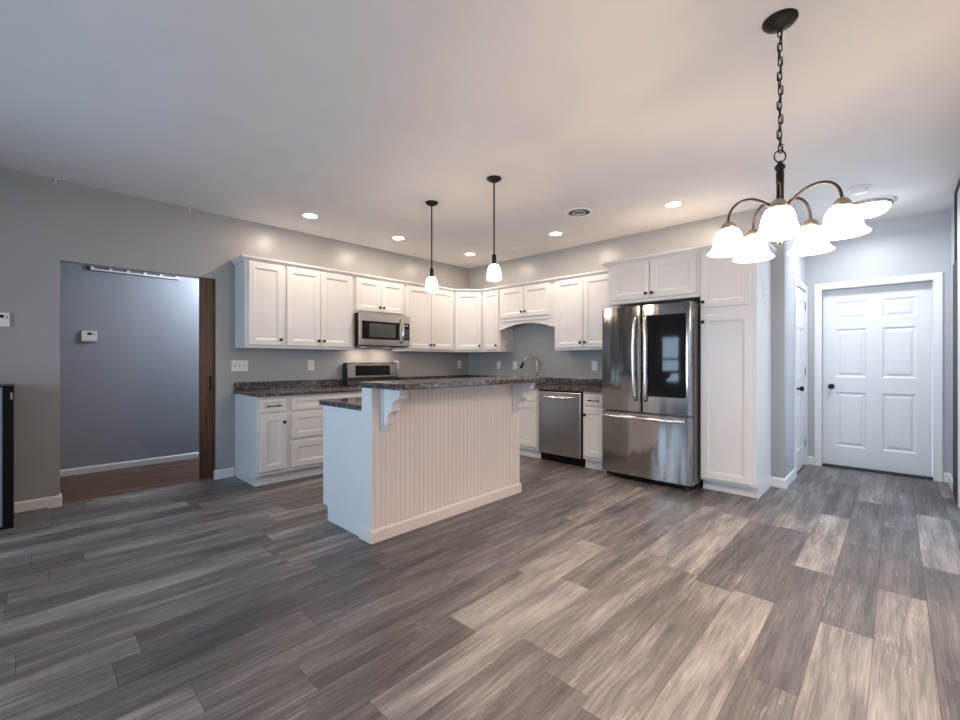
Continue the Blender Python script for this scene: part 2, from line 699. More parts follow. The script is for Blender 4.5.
PROF_DOOR = [(0.003, 0.004), (0.018, 0.014), (0.026, 0.014), (0.050, 0.004)]


def knob_mesh(bm, x, y, z, r=0.028, out=-1):
    add_lathe(bm, [(0.030, 0.0), (0.030, out * 0.006), (0.012, out * 0.010), (0.010, out * 0.028), (r * 0.75, out * 0.034),
                   (r, out * 0.046), (r * 0.92, out * 0.060), (r * 0.5, out * 0.068)], 18, (x, y, z), 'Y')


def six_panels(x0, x1):
    w = x1 - x0
    s = 0.115 * w / 0.9 * 1.0
    pw = (w - 3 * s * 1.05) / 2
    a0 = x0 + s
    a1 = a0 + pw
    b1 = x1 - s
    b0 = b1 - pw
    rows = [(0.235, 0.865), (1.035, 1.59), (1.70, 1.905)]
    return [(p, q, r0, r1) for r0, r1 in rows for p, q in ((a0, a1), (b0, b1))]


# six panel door at the end of the nook: recessed in its opening
d1 = thing('door_1', 'white six-panel door with black knob at the end of the entry nook', 'door', (0, 0, 0))
d1['kind'] = 'structure'
bm = bmesh.new()
add_slab(bm, FD0 + 0.004, FD1 - 0.004, 0.014, FDZ - 0.004, Y_H + 0.135, 0.036, six_panels(FD0 + 0.004, FD1 - 0.004), PROF_DOOR)
fin('door_panel', bm, M['door'], d1)
casing('door_casing', Y_H, FD0, FD1, FDZ, 'Y', -1, parent=d1)
bm = bmesh.new()
knob_mesh(bm, 4.525, Y_H + 0.099, 0.925)
fin('door_knob', bm, M['black'], d1)
boxes('threshold', [((FD0, Y_H + 0.01, 0), (FD1, Y_H + 0.14, 0.012))], M['black_matte'], d1)

# closet door in the nook wall; built facing -Y then turned to face +X
d2 = thing('door_2', 'narrow white closet door with black knob in the nook side wall', 'door', (X_N, 0, 0), PI / 2)
d2['kind'] = 'structure'
bm = bmesh.new()
add_slab(bm, CD0 + 0.004, CD1 - 0.004, 0.014, CDZ - 0.004, 0.038, 0.036, six_panels(CD0 + 0.004, CD1 - 0.004), PROF_DOOR)
fin('door_panel', bm, M['door'], d2)
casing('door_casing', 0, CD0, CD1, CDZ, 'Y', -1, parent=d2)
bm = bmesh.new()
knob_mesh(bm, CD0 + 0.065, 0.002, 0.925)
fin('door_knob', bm, M['black'], d2)
for hz in (0.22, 1.06, 1.82):
    boxes('hinge', [((CD1 - 0.012, -0.007, hz), (CD1 + 0.004, 0.004, hz + 0.09))], M['steel_side'], d2)

# glazed door in the side wall next to the viewer
d3 = thing('door_3', 'white cased glazed door in the side wall beside the entry nook', 'door', (X_R, 0, 0), -PI / 2)
d3['kind'] = 'structure'
w0, w1 = -SD1, -SD0
casing('door_casing', 0, w0, w1, SDZ, 'Y', -1, w=0.085, parent=d3)
fr = [((w0, 0.03, 0.0), (w0 + 0.07, 0.07, SDZ)), ((w1 - 0.07, 0.03, 0.0), (w1, 0.07, SDZ)),
      ((w0 + 0.07, 0.03, SDZ - 0.08), (w1 - 0.07, 0.07, SDZ)), ((w0 + 0.07, 0.03, 0), (w1 - 0.07, 0.07, 0.12)),
      (((w0 + w1) / 2 - 0.04, 0.03, 0.12), ((w0 + w1) / 2 + 0.04, 0.07, SDZ - 0.08))]
boxes('door_frame', fr, M['trim'], d3)
boxes('door_glass', [((w0 + 0.07, 0.047, 0.12), (w1 - 0.07, 0.053, SDZ - 0.08))], M['pane'], d3)
# dark strips along the side wall: upright in the corner and under the ceiling
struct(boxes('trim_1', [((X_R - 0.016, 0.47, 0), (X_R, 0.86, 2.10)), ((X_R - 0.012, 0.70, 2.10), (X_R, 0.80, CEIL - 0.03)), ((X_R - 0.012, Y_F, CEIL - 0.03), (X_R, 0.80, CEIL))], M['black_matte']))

# pocket door seen in the opening to the hallway
d4 = thing('door_4', 'dark stained wooden sliding door edge showing in the hallway opening', 'door', (0, 0, 0))
d4['kind'] = 'structure'
boxes('door_panel', [((-0.078, -3.805, 0.014), (-0.042, -2.95, OZ + 0.01))], M['wood_door'], d4, 0.002)
bm = bmesh.new()
add_box(bm, (-0.044, -3.722, 0.92), (-0.0405, -3.700, 1.07), 0.002)
fin('recessed_pull', bm, M['black'], d4)
bm = bmesh.new()
add_lathe(bm, [(0.007, 0), (0.007, 0.002)], 12, (-0.042, -3.745, 1.965), 'X')
fin('bolt_hole', bm, M['gap'], d4)

# window and added patio door behind the viewer
def window(name, x0, x1, z0, z1, rails, label):
    w = thing(name, label, 'window', (0, 0, 0))
    w['kind'] = 'structure'
    y = Y_F - 0.06
    f = [((x0, y - 0.03, z0), (x0 + 0.05, y + 0.03, z1)), ((x1 - 0.05, y - 0.03, z0), (x1, y + 0.03, z1)),
         ((x0 + 0.05, y - 0.03, z0), (x1 - 0.05, y + 0.03, z0 + 0.05)), ((x0 + 0.05, y - 0.03, z1 - 0.05), (x1 - 0.05, y + 0.03, z1))]
    for a, b, c, d in rails:
        f.append(((a, y - 0.025, c), (b, y + 0.025, d)))
    boxes('window_frame', f, M['trim'], w)
    boxes('window_pane', [((x0 + 0.05, y - 0.004, z0 + 0.05), (x1 - 0.05, y + 0.004, z1 - 0.05))], M['pane'], w)
    return w


def win_casing(wname, x0, x1, z0, z1):
    w = bpy.data.objects[wname]
    b = 0.08
    boxes('window_casing', [((x0 - b, Y_F, max(z0 - b, 0)), (x0, Y_F + 0.018, z1 + b)), ((x1, Y_F, max(z0 - b, 0)), (x1 + b, Y_F + 0.018, z1 + b)),
                            ((x0, Y_F, z1), (x1, Y_F + 0.018, z1 + b))] + ([((x0, Y_F, z0 - b), (x1, Y_F + 0.03, z0))] if z0 > 0.2 else []), M['trim'], w)


window('window_1', 1.30, 1.95, 0.70, 1.82, [(1.35, 1.90, 1.24, 1.29)], 'white double-hung window in the wall behind the viewer')
window('added_patio_door', 2.65, 4.40, 0.0, 2.06, [(3.48, 3.57, 0.05, 2.01)], 'wide glazed patio door added for daylight in the wall behind the viewer')  # patio door added to bring in more daylight

win_casing('window_1', 1.30, 1.95, 0.70, 1.82)
win_casing('added_patio_door', 2.65, 4.40, 0.0, 2.06)
d5 = thing('added_reflected_door', 'dark door added behind the viewer, its white casing reflected in the refrigerator', 'door', (0, 0, 0), PI / 2)  # added so its casing makes white streaks on the refrigerator doors
d5['kind'] = 'structure'
casing('door_casing', 0, -6.74, -6.24, 2.04, 'Y', -1, parent=d5)
bm = bmesh.new()
add_slab(bm, -6.738, -6.242, 0.012, 2.038, -0.0005, 0.006, six_panels(-6.738, -6.242), [(0.006, 0.002), (0.02, 0.002)], 0.001)
fin('door_panel', bm, M['wood_door'], d5)

# ------------------------------------------------------------------ cabinets
PROF_CAB = [(0.004, 0.0035), (0.009, 0.0045), (0.017, 0.0095), (0.020, 0.0095)]
UP_D = 0.303
FRAME = 0.057


def cab_door(parent, x0, x1, z0, z1, yb, knob=None, name='door', frame=FRAME, pull=False, lab=None):
    bm = bmesh.new()
    fr_ = min(frame, (z1 - z0) * 0.28)
    add_slab(bm, x0, x1, z0, z1, yb, 0.02, [(x0 + fr_, x1 - fr_, z0 + fr_, z1 - fr_)], PROF_CAB, 0.004)
    d = fin(name, bm, M['cab'], parent)
    if knob:
        kx, kz = knob
        bm = bmesh.new()
        y = yb - 0.02
        if pull:
            for s in (-1, 1):
                add_lathe(bm, [(0.009, 0), (0.009, -0.003), (0.006, -0.006), (0.0055, -0.026)], 10, (kx + s * 0.052, y, kz), 'Y')
            pts = [(kx + 0.066 * t, y - 0.027 - 0.006 * (1 - t * t), kz) for t in [i / 6 - 1 for i in range(13)]]
            add_tube(bm, pts, [0.0075 if abs(i - 6) > 4 else 0.0055 for i in range(13)], 8)
            fin('drawer_pull', bm, M['bronze'], d)
        else:
            add_lathe(bm, [(0.009, 0), (0.009, -0.003), (0.006, -0.006), (0.0055, -0.015), (0.013, -0.019), (0.0165, -0.024),
                           (0.0155, -0.030), (0.009, -0.034)], 14, (kx, y, kz), 'Y')
            fin('knob', bm, M['bronze'], d)
    return d


def carcass(parent, w, dep, z0, z1, name='cabinet_box', toe=None, toe_rec=0.047, extra=()):
    lst = [((0.0005, -dep, z0), (w - 0.0005, -0.003, z1))]
    if toe:
        lst.append(((0.0005, -dep + toe_rec, 0.0), (w - 0.0005, -0.003, z0)))
    lst += list(extra)
    return boxes(name, lst, M['cab'], parent)


LR = PI / 2      # rotation for cabinets on the range wall (front faces +X)
UZ0, UZ1 = 1.356, 2.262
DZ0, DZ1 = 1.386, 2.238
GU = 'white wall cabinets under the crown moulding'


def left_loc(y):
    return (0, y, 0)


def upper(label, loc, rz, w, doors, z0=UZ0, dz0=DZ0, dep=UP_D):
    t = thing('wall_cabinet', label, 'cabinet', loc, rz, GU)
    carcass(t, w, dep, z0, UZ1)
    for x0, x1, kx, kz in doors:
        cab_door(t, x0, x1, dz0, DZ1, -dep, (kx, kz))
    return t


upper('white single-door wall cabinet at the end of the run nearest the hallway opening', left_loc(-3.494), LR, 0.397,
      [(0.030, 0.380, 0.345, 1.448)])
upper('tall white double-door wall cabinet just beside the microwave toward the hallway', left_loc(-3.097), LR, 0.837,
      [(0.018, 0.398, 0.370, 1.448), (0.404, 0.800, 0.432, 1.448)])
upper('short white double-door wall cabinet directly above the microwave', left_loc(-2.260), LR, 0.752,
      [(0.018, 0.367, 0.340, 1.898), (0.373, 0.722, 0.400, 1.898)], 1.812, 1.842)
upper('tall white double-door wall cabinet between microwave and corner cabinet', left_loc(-1.508), LR, 0.896,
      [(0.024, 0.446, 0.418, 1.448), (0.452, 0.872, 0.480, 1.448)])
# diagonal corner unit
t = thing('corner_wall_cabinet', 'white diagonal corner wall cabinet with one door', 'cabinet', (0, 0, 0), 0, GU)
bm = bmesh.new()
add_prism(bm, [(0.003, -0.003), (0.003, -0.611), (UP_D, -0.611), (0.611, -UP_D), (0.611, -0.003)], 'Z', UZ0, UZ1)
fin('cabinet_box', bm, M['cab'], t)
dl = math.hypot(0.611 - UP_D, 0.611 - UP_D)
holder = bmesh.new()
add_slab(holder, 0.022, dl - 0.022, DZ0, DZ1, 0, 0.02, [(0.022 + FRAME, dl - 0.022 - FRAME, DZ0 + FRAME, DZ1 - FRAME)], PROF_CAB, 0.004)
dd = fin('door', holder, M['cab'], t)
dd.location = (UP_D, -0.611, 0)
dd.rotation_euler = (0, 0, PI / 4)
bm = bmesh.new()
add_lathe(bm, [(0.009, 0), (0.009, -0.003), (0.006, -0.006), (0.0055, -0.015), (0.013, -0.019), (0.0165, -0.024),
               (0.0155, -0.030), (0.009, -0.034)], 14, (dl - 0.055, -0.02, 1.448), 'Y')
fin('knob', bm, M['bronze'], dd)

upper('narrow white single-door wall cabinet between corner cabinet and arched sink valance', (0.611, 0, 0), 0, 0.336,
      [(0.022, 0.318, 0.284, 1.448)])
# cabinet over the sink with an arched valance
t = thing('wall_cabinet', 'short white double-door wall cabinet with arched valance over the sink', 'cabinet', (0.947, 0, 0), 0, GU)
carcass(t, 0.938, UP_D, 1.792, UZ1)
cab_door(t, 0.022, 0.440, 1.828, DZ1, -UP_D, (0.412, 1.898))
cab_door(t, 0.446, 0.864, 1.828, DZ1, -UP_D, (0.474, 1.898))
pts = [(0.001, 1.795), (0.001, 1.668), (0.06, 1.672)]
for i in range(17):
    s = i / 16
    x = 0.09 + s * 0.758
    pts.append((x, 1.684 + 0.058 * math.sin(PI * s) ** 0.8))
pts += [(0.878, 1.672), (0.937, 1.668), (0.937, 1.795)]
bm = bmesh.new()
add_prism(bm, pts, 'Y', -UP_D - 0.0, -UP_D + 0.02)
fin('valance', bm, M['cab'], t)
boxes('valance_rail', [((0.03, -UP_D - 0.014, 1.778), (0.85, -UP_D, 1.800))], M['cab'], t, 0.006)
upper('tall white double-door wall cabinet between sink valance and refrigerator', (1.885, 0, 0), 0, 0.900,
      [(0.022, 0.420, 0.392, 1.448), (0.426, 0.824, 0.454, 1.448)])

# cabinet over the refrigerator
FY = 0.61
t = t_fc = thing('refrigerator_cabinet', 'deep white double-door cabinet above the refrigerator', 'cabinet', (2.787, 0, 0), 0)
carcass(t, 0.944, FY, 1.832, UZ1)
cab_door(t, 0.045, 0.462, 1.868, DZ1 + 0.006, -FY, (0.434, 1.914))
cab_door(t, 0.470, 0.912, 1.868, DZ1 + 0.006, -FY, (0.498, 1.914))
# pantry
PX, PWD = 3.733, 0.456
t = t_pc = thing('pantry_cabinet', 'tall white pantry cabinet with two stacked doors beside the refrigerator', 'cabinet', (PX, 0, 0), 0)
carcass(t, PWD, FY, 0.105, UZ1, toe=True, toe_rec=0.075)
cab_door(t, 0.010, PWD - 0.040, 1.722, DZ1 + 0.006, -FY, (0.032, 1.772))
cab_door(t, 0.010, PWD - 0.030, 0.125, 1.650, -FY, (0.032, 1.585))
boxes('side_panel', [((PWD - 0.0005, -FY, 0.105), (PWD + 0.003, -0.001, UZ1)), ((PWD - 0.0005, -FY + 0.075, 0), (PWD + 0.003, -0.001, 0.105))], M['cab'], t)

# crown mouldings
cprof = [(0.0, 2.238), (0.012, 2.240), (0.016, 2.250), (0.030, 2.266), (0.044, 2.276), (0.050, 2.284), (0.050, 2.298), (0.0, 2.298)]
bm = bmesh.new()
q = UP_D + 0.001
add_sweep(bm, [(0.002, -3.4955), (q, -3.4955), (q, -0.6115), (0.6115, -q), (2.735, -q)], [(o * 0.68, z - 0.007) for o, z in cprof])
tag(fin('crown_moulding', bm, M['cab']), 'long white crown moulding along the wall cabinets around the corner', 'moulding')
bm = bmesh.new()
add_sweep(bm, [(-0.001, -0.30), (-0.001, -FY - 0.001), (PX - 2.787 - 0.0005, -FY - 0.001)], cprof)
fin('crown_moulding', bm, M['cab'], t_fc)
bm = bmesh.new()
add_sweep(bm, [(0, -FY - 0.001), (PWD + 0.0035, -FY - 0.001), (PWD + 0.0035, -0.002)], cprof)
fin('crown_moulding', bm, M['cab'], t_pc)

# base cabinets
BD, BT, BTOP = 0.625, 0.047, 0.874
GB = 'white base cabinets under the speckled worktops'


def base(label, loc, rz, w, low=None):
    t = thing('base_cabinet', label, 'cabinet', loc, rz, GB)
    if low:
        carcass(t, w, BD, 0.105, low, toe=True, toe_rec=BT, extra=[((0.0005, -BD, low), (w - 0.0005, -BD + 0.03, BTOP)),
                ((0.0005, -BD + 0.03, low), (0.018, -0.003, BTOP)), ((w - 0.018, -BD + 0.03, low), (w - 0.0005, -0.003, BTOP))])
    else:
        carcass(t, w, BD, 0.105, BTOP, toe=True, toe_rec=BT)
    return t


t = base('white base cabinet with one drawer above one door, nearest the hallway opening', (0, -3.494, 0), LR, 0.322)
cab_door(t, 0.030, 0.280, 0.718, 0.848, -BD, (0.150, 0.778), 'drawer_front', 0.03, True)
cab_door(t, 0.030, 0.280, 0.140, 0.690, -BD, (0.250, 0.612))
t = base('white three-drawer base cabinet beside the range', (0, -3.172, 0), LR, 0.904)
for z0, z1 in ((0.718, 0.848), (0.432, 0.690), (0.138, 0.396)):
    cab_door(t, 0.012, 0.862, z0, z1, -BD, (0.437, (z0 + z1) / 2), 'drawer_front', 0.055, True)
t = base('white base cabinet between the range and the corner, behind the island', (0, -1.498, 0), LR, 0.530)
cab_door(t, 0.02, 0.51, 0.718, 0.848, -BD, (0.265, 0.778), 'drawer_front', 0.03, True)
cab_door(t, 0.02, 0.51, 0.140, 0.690, -BD, (0.465, 0.612))
t = thing('corner_base_cabinet', 'white corner base cabinet under the corner worktop', 'cabinet', (0, 0, 0), 0, GB)
bm = bmesh.new()
for zz0, zz1, r in ((0.105, BTOP, 0.0), (0.0, 0.105, BT)):
    add_prism(bm, [(0.003, -0.003), (0.003, -0.967), (BD - r, -0.967), (BD - r, -BD + r), (0.967, -BD + r), (0.967, -0.003)], 'Z', zz0, zz1)
fin('cabinet_box', bm, M['cab'], t)
cab_door(t, BD + 0.03, 0.955, 0.14, 0.848, -BD, (0.92, 0.612))
t = base('white base cabinet under the sink, partly behind the island corner', (0.968, 0, 0), 0, 0.900, 0.74)
cab_door(t, 0.02, 0.446, 0.718, 0.848, -BD, None, 'drawer_front', 0.03)
cab_door(t, 0.454, 0.880, 0.718, 0.848, -BD, None, 'drawer_front', 0.03)
cab_door(t, 0.02, 0.446, 0.140, 0.690, -BD, (0.415, 0.612))
cab_door(t, 0.454, 0.880, 0.140, 0.690, -BD, (0.485, 0.612))
t = base('narrow white base cabinet between dishwasher and refrigerator', (2.489, 0, 0), 0, 0.300)
cab_door(t, 0.016, 0.284, 0.718, 0.848, -BD, (0.150, 0.778), 'drawer_front', 0.03, True)
cab_door(t, 0.016, 0.284, 0.140, 0.690, -BD, (0.040, 0.612))

# worktops
CT0, CT1, CF = 0.875, 0.914, 0.672
SP = 0.080
t = thing('countertop', 'speckled brown worktop with upstand between hallway opening and range', 'worktop', (0, 0, 0))
bm = bmesh.new()
add_box(bm, (0.002, -3.512, CT0), (CF, -2.268, CT1), 0.008, 3)
fin('worktop', bm, M['counter'], t)
boxes('backsplash', [((0.002, -3.505, CT1), (0.022, -2.268, CT1 + SP))], M['counter'], t, 0.003)
t = thing('countertop', 'L-shaped speckled worktop in the corner running past the sink to refrigerator', 'worktop', (0, 0, 0))
SX0, SX1, SY0, SY1 = 1.05, 1.80, -0.58, -0.13     # sink cut-out
bm = bmesh.new()
for lo, hi in (((0.002, -1.497, CT0), (CF, -0.002, CT1)), ((CF, -CF, CT0), (SX0, -0.002, CT1)), ((SX0, -CF, CT0), (SX1, SY0, CT1)),
               ((SX0, SY1, CT0), (SX1, -0.002, CT1)), ((SX1, -CF, CT0), (2.790, -0.002, CT1))):
    add_box(bm, lo, hi)
es = [e for e in bm.edges if all(abs(v.co.z - CT1) < 1e-5 and (abs(v.co.y + CF) < 1e-5) for v in e.verts)]
fin('worktop', bm, M['counter'], t)
boxes('backsplash', [((0.002, -1.497, CT1), (0.022, -0.002, CT1 + SP)), ((0.022, -0.022, CT1), (2.790, -0.002, CT1 + SP))], M['counter'], t, 0.003)

# sink
t = thing('kitchen_sink', 'stainless steel sink set into the corner worktop below the valance', 'sink', (0, 0, 0))
bm = bmesh.new()
a, b, c, d = SX0 + 0.002, SX1 - 0.002, SY0 + 0.002, SY1 - 0.002
zf = 0.78
for lo, hi in (((a, c, zf), (b, d, zf + 0.003)), ((a, c, zf), (a + 0.003, d, 0.918)), ((b - 0.003, c, zf), (b, d, 0.918)),
               ((a, c, zf), (b, c + 0.003, 0.918)), ((a, d - 0.003, zf), (b, d, 0.918))):
    add_box(bm, lo, hi)
fin('basin', bm, M['steel'], t)
boxes('rim', [((a - 0.02, c - 0.02, CT1 + 0.0005), (b + 0.02, c + 0.004, 0.920)), ((a - 0.02, d - 0.004, CT1 + 0.0005), (b + 0.02, d + 0.02, 0.920)),
              ((a - 0.02, c, CT1 + 0.0005), (a + 0.004, d, 0.920)), ((b - 0.004, c, CT1 + 0.0005), (b + 0.02, d, 0.920))], M['steel'], t)
bm = bmesh.new()
add_lathe(bm, [(0.04, 0.0), (0.04, 0.004), (0.02, 0.004)], 18, (1.42, -0.35, zf + 0.003))
fin('drain', bm, M['chrome'], t)

# faucet
t = thing('faucet', 'brushed nickel gooseneck faucet with black pull-down spray head', 'faucet', (1.44, -0.075, CT1), 0)
bm = bmesh.new()
add_lathe(bm, [(0.030, 0), (0.030, 0.006), (0.022, 0.012), (0.020, 0.09), (0.016, 0.10)], 18)
fin('faucet_body', bm, M['nickel'], t)
bm = bmesh.new()
dx, dy = -0.80, -0.60
R = 0.098
pts = [(0, 0, 0.095), (0, 0, 0.16), (0, 0, 0.262)]
for i in range(1, 15):
    a = PI * i / 14 * 0.90
    o = R - R * math.cos(a)
    pts.append((dx * o, dy * o, 0.262 + R * math.sin(a)))
add_tube(bm, pts, 0.0125, 12)
fin('spout', bm, M['nickel'], t)
e0, e1 = Vector(pts[-1]), Vector(pts[-1]) + (Vector(pts[-1]) - Vector(pts[-2])).normalized() * 0.095
bm = bmesh.new()
add_tube(bm, [e0, e0.lerp(e1, 0.35), e1], [0.0145, 0.017, 0.019], 12)
fin('spray_head', bm, M['black'], t)
bm = bmesh.new()
add_tube(bm, [(0.018, 0, 0.06), (0.045, 0, 0.075), (0.060, 0.0, 0.13)], [0.008, 0.007, 0.006], 8)
fin('faucet_handle', bm, M['nickel'], t)

# ------------------------------------------------------------------ range
t = thing('range', 'stainless and black electric range with slanted control panel, behind the island', 'range', (0, -2.262, 0), LR)
W = 0.757
boxes('range_body', [((0.002, -0.655, 0.09), (W - 0.002, -0.02, 0.895)), ((0.02, -0.60, 0.0), (W - 0.02, -0.05, 0.09))], M['black_matte'], t)
boxes('cooktop', [((0.0, -0.680, 0.896), (W, -0.10, 0.922))], M['bglass'], t, 0.005)
bm = bmesh.new()
add_prism(bm, [(-0.02, 0.90), (-0.155, 0.923), (-0.140, 0.965), (-0.118, 1.190), (-0.095, 1.200), (-0.02, 1.190)], 'X', 0.0, W)
fin('back_guard', bm, M['black_matte'], t)
bm = bmesh.new()
add_prism(bm, [(-0.141, 1.005), (-0.146, 1.012), (-0.131, 1.183), (-0.118, 1.192), (-0.110, 1.005)], 'X', 0.004, W - 0.004)
fin('control_panel', bm, M['steel'], t)
bm = bmesh.new()
add_prism(bm, [(-0.150, 1.035), (-0.1385, 1.163), (-0.130, 1.163), (-0.140, 1.035)], 'X', 0.115, W - 0.13)
fin('display', bm, M['bglass'], t)
boxes('oven_door', [((0.008, -0.690, 0.235), (W - 0.008, -0.656, 0.87))], M['steel'], t, 0.006)
boxes('oven_window', [((0.12, -0.693, 0.36), (W - 0.12, -0.688, 0.69))], M['bglass'], t)
boxes('storage_drawer', [((0.008, -0.688, 0.095), (W - 0.008, -0.656, 0.225))], M['steel'], t, 0.006)
bm = bmesh.new()
add_tube(bm, [(0.07, -0.735, 0.80), (W - 0.07, -0.735, 0.80)], 0.012, 10)
for x in (0.10, W - 0.10):
    add_tube(bm, [(x, -0.69, 0.80), (x, -0.735, 0.80)], 0.008, 8)
fin('oven_handle', bm, M['chrome'], t)
for x, y, r in ((0.2, -0.50, 0.1), (0.56, -0.50, 0.085), (0.2, -0.25, 0.075), (0.56, -0.25, 0.1)):
    bm = bmesh.new()
    add_lathe(bm, [(r, 0), (r, 0.0008), (r - 0.006, 0.0008), (r - 0.006, 0.0)], 28, (x, y, 0.922), cap=False)
    fin('burner_ring', bm, M['steel_side'], t)

# microwave over the range
t = thing('microwave', 'stainless over-the-range microwave with black window and curved handle', 'microwave', (0, -2.260, 0), LR)
W = 0.750
boxes('microwave_body', [((0.002, -0.385, 1.405), (W - 0.002, -0.004, 1.808))], M['black'], t)
boxes('door', [((0.0, -0.418, 1.412), (W, -0.386, 1.808))], M['steel'], t, 0.006)
boxes('door_window', [((0.035, -0.4205, 1.490), (0.582, -0.416, 1.712))], M['bglass'], t, 0.001)
boxes('inner_window', [((0.135, -0.4220, 1.515), (0.52, -0.4200, 1.685))], paint('mesh_window', (0.075, 0.08, 0.075), 0.12, 0.05), t)
boxes('control_panel', [((0.632, -0.4205, 1.492), (0.742, -0.416, 1.712))], M['bglass'], t, 0.001)
bs = []
for i in range(3):
    for j in range(5):
        bs.append(((0.652 + i * 0.028, -0.4215, 1.515 + j * 0.026), (0.670 + i * 0.028, -0.4202, 1.528 + j * 0.026)))
boxes('keypad', bs, M['steel_side'], t)
boxes('clock_display', [((0.655, -0.4215, 1.672), (0.720, -0.4202, 1.694))], paint('pale_display', (0.30, 0.32, 0.31), 0.2), t)
bm = bmesh.new()
pts = [(0.607, -0.425 - 0.045 * math.sin(PI * i / 14) ** 0.7, 1.455 + 0.30 * i / 14) for i in range(15)]
add_tube(bm, pts, 0.012, 12)
fin('door_handle', bm, M['chrome'], t)
boxes('vent_underside', [((0.05, -0.37, 1.398), (W - 0.05, -0.05, 1.405))], M['steel_side'], t)

M['cook'] = emit('cooktop_lens', (1.0, 0.9, 0.78), 0.5)
for xx in (0.20, W - 0.20):
    boxes('cooktop_lamp', [((xx - 0.04, -0.20, 1.396), (xx + 0.04, -0.15, 1.398))], M['cook'], t)
    area('cooktop_lamp_light', (xx, -0.175, 1.392), (0, 0, 0), 0.07, 0.04, 0.9, WARM).parent = t

# dishwasher
t = thing('dishwasher', 'stainless dishwasher with curved bar handle in the sink run', 'dishwasher', (1.872, 0, 0), 0)
W = 0.612
boxes('dishwasher_body', [((0.002, -0.622, 0.09), (W - 0.002, -0.01, 0.870))], M['black_matte'], t)
bm = bmesh.new()
add_box(bm, (0.012, -0.652, 0.100), (W - 0.016, -0.623, 0.852), 0.006)
fin('door', bm, M['steel'], t)
bm = bmesh.new()
pts = []
for i in range(17):
    s = i / 8 - 1
    pts.append((0.300 + 0.225 * s, -0.656 - 0.035 * (1 - s ** 4), 0.800 - 0.018 * (1 - s * s)))
add_tube(bm, pts, [0.008 + 0.008 * (1 - (i / 8 - 1) ** 2) for i in range(17)], 10)
fin('door_handle', bm, M['chrome'], t)
boxes('toe_panel', [((0.006, -0.590, 0.004), (W - 0.006, -0.05, 0.092))], M['black'], t)

# refrigerator
FX0, FX1 = 2.800, 3.712
FW = FX1 - FX0
t = thing('refrigerator', 'stainless french-door refrigerator with dark glass panel and bottom freezer', 'refrigerator', (FX0, 0, 0), 0)
boxes('refrigerator_body', [((0.0, -0.70, 0.055), (FW, -0.05, 1.765))], M['steel_side'], t, 0.004)


def curved_front(name, x0, x1, z0, z1, y_back, thick, bulge, mat, parent, rr=0.018, nx=14, hole=None):
    """a door front gently bowed towards -Y with rolled vertical edges"""
    bm = bmesh.new()
    xs = [x0]
    prof = []
    w = x1 - x0
    for i in range(nx + 1):
        s = i / nx
        x = x0 + w * s
        gx = (x) / FW * 2 - 1
        e = min(s, 1 - s) * w
        rnd_ = rr - math.sqrt(max(0, rr * rr - (rr - min(e, rr)) ** 2))
        prof.append((x, y_back - thick - bulge * (1 - gx * gx) + rnd_))
    extra = []
    for e in (0.003, 0.008, 0.014):
        for x in (x0 + e, x1 - e):
            gx = x / FW * 2 - 1
            rnd_ = rr - math.sqrt(max(0, rr * rr - (rr - e) ** 2))
            extra.append((x, y_back - thick - bulge * (1 - gx * gx) + rnd_))
    prof = sorted(prof + extra)
    poly = [(x0, y_back)] + prof + [(x1, y_back)]
    add_prism(bm, poly, 'Z', z0, z1)
    return fin(name, bm, mat, parent)


MIDX = 0.437
dL = curved_front('door', 0.003, MIDX - 0.004, 0.712, 1.772, -0.705, 0.078, 0.010, M['steel_fridge'], t)
dR = curved_front('door', MIDX + 0.004, FW - 0.003, 0.712, 1.772, -0.705, 0.078, 0.010, M['steel_fridge'], t)
dF = curved_front('freezer_drawer', 0.003, FW - 0.003, 0.062, 0.696, -0.705, 0.078, 0.010, M['steel_fridge'], t, nx=24)


def yfront(x):
    gx = x / FW * 2 - 1
    return -0.783 - 0.010 * (1 - gx * gx)


bm = bmesh.new()
GX0, GX1, GZ0, GZ1 = 0.505, 0.862, 0.872, 1.668
poly = [(GX0 + (GX1 - GX0) * i / 10, yfront(GX0 + (GX1 - GX0) * i / 10) - 0.003) for i in range(11)]
poly += [(x, y + 0.010) for x, y in poly[::-1]]
add_prism(bm, poly, 'Z', GZ0, GZ1)
fin('glass_panel', bm, M['bglass'], dR)


def bow_handle(x, parent, side):
    bm = bmesh.new()
    pts = []
    y0 = yfront(x)
    for i in range(21):
        s = i / 10 - 1
        bowx = side * 0.012 * (1 - s * s)
        pts.append((x + bowx, y0 - 0.012 - 0.042 * (1 - s ** 6), 1.245 + 0.42 * s))
    add_tube(bm, pts, 0.0155, 12)
    for s in (-0.36, 0.36):
        add_tube(bm, [(x, y0 + 0.002, 1.245 + s), (x, y0 - 0.05, 1.245 + s)], 0.010, 8)
    return fin('door_handle', bm, M['chrome'], parent)


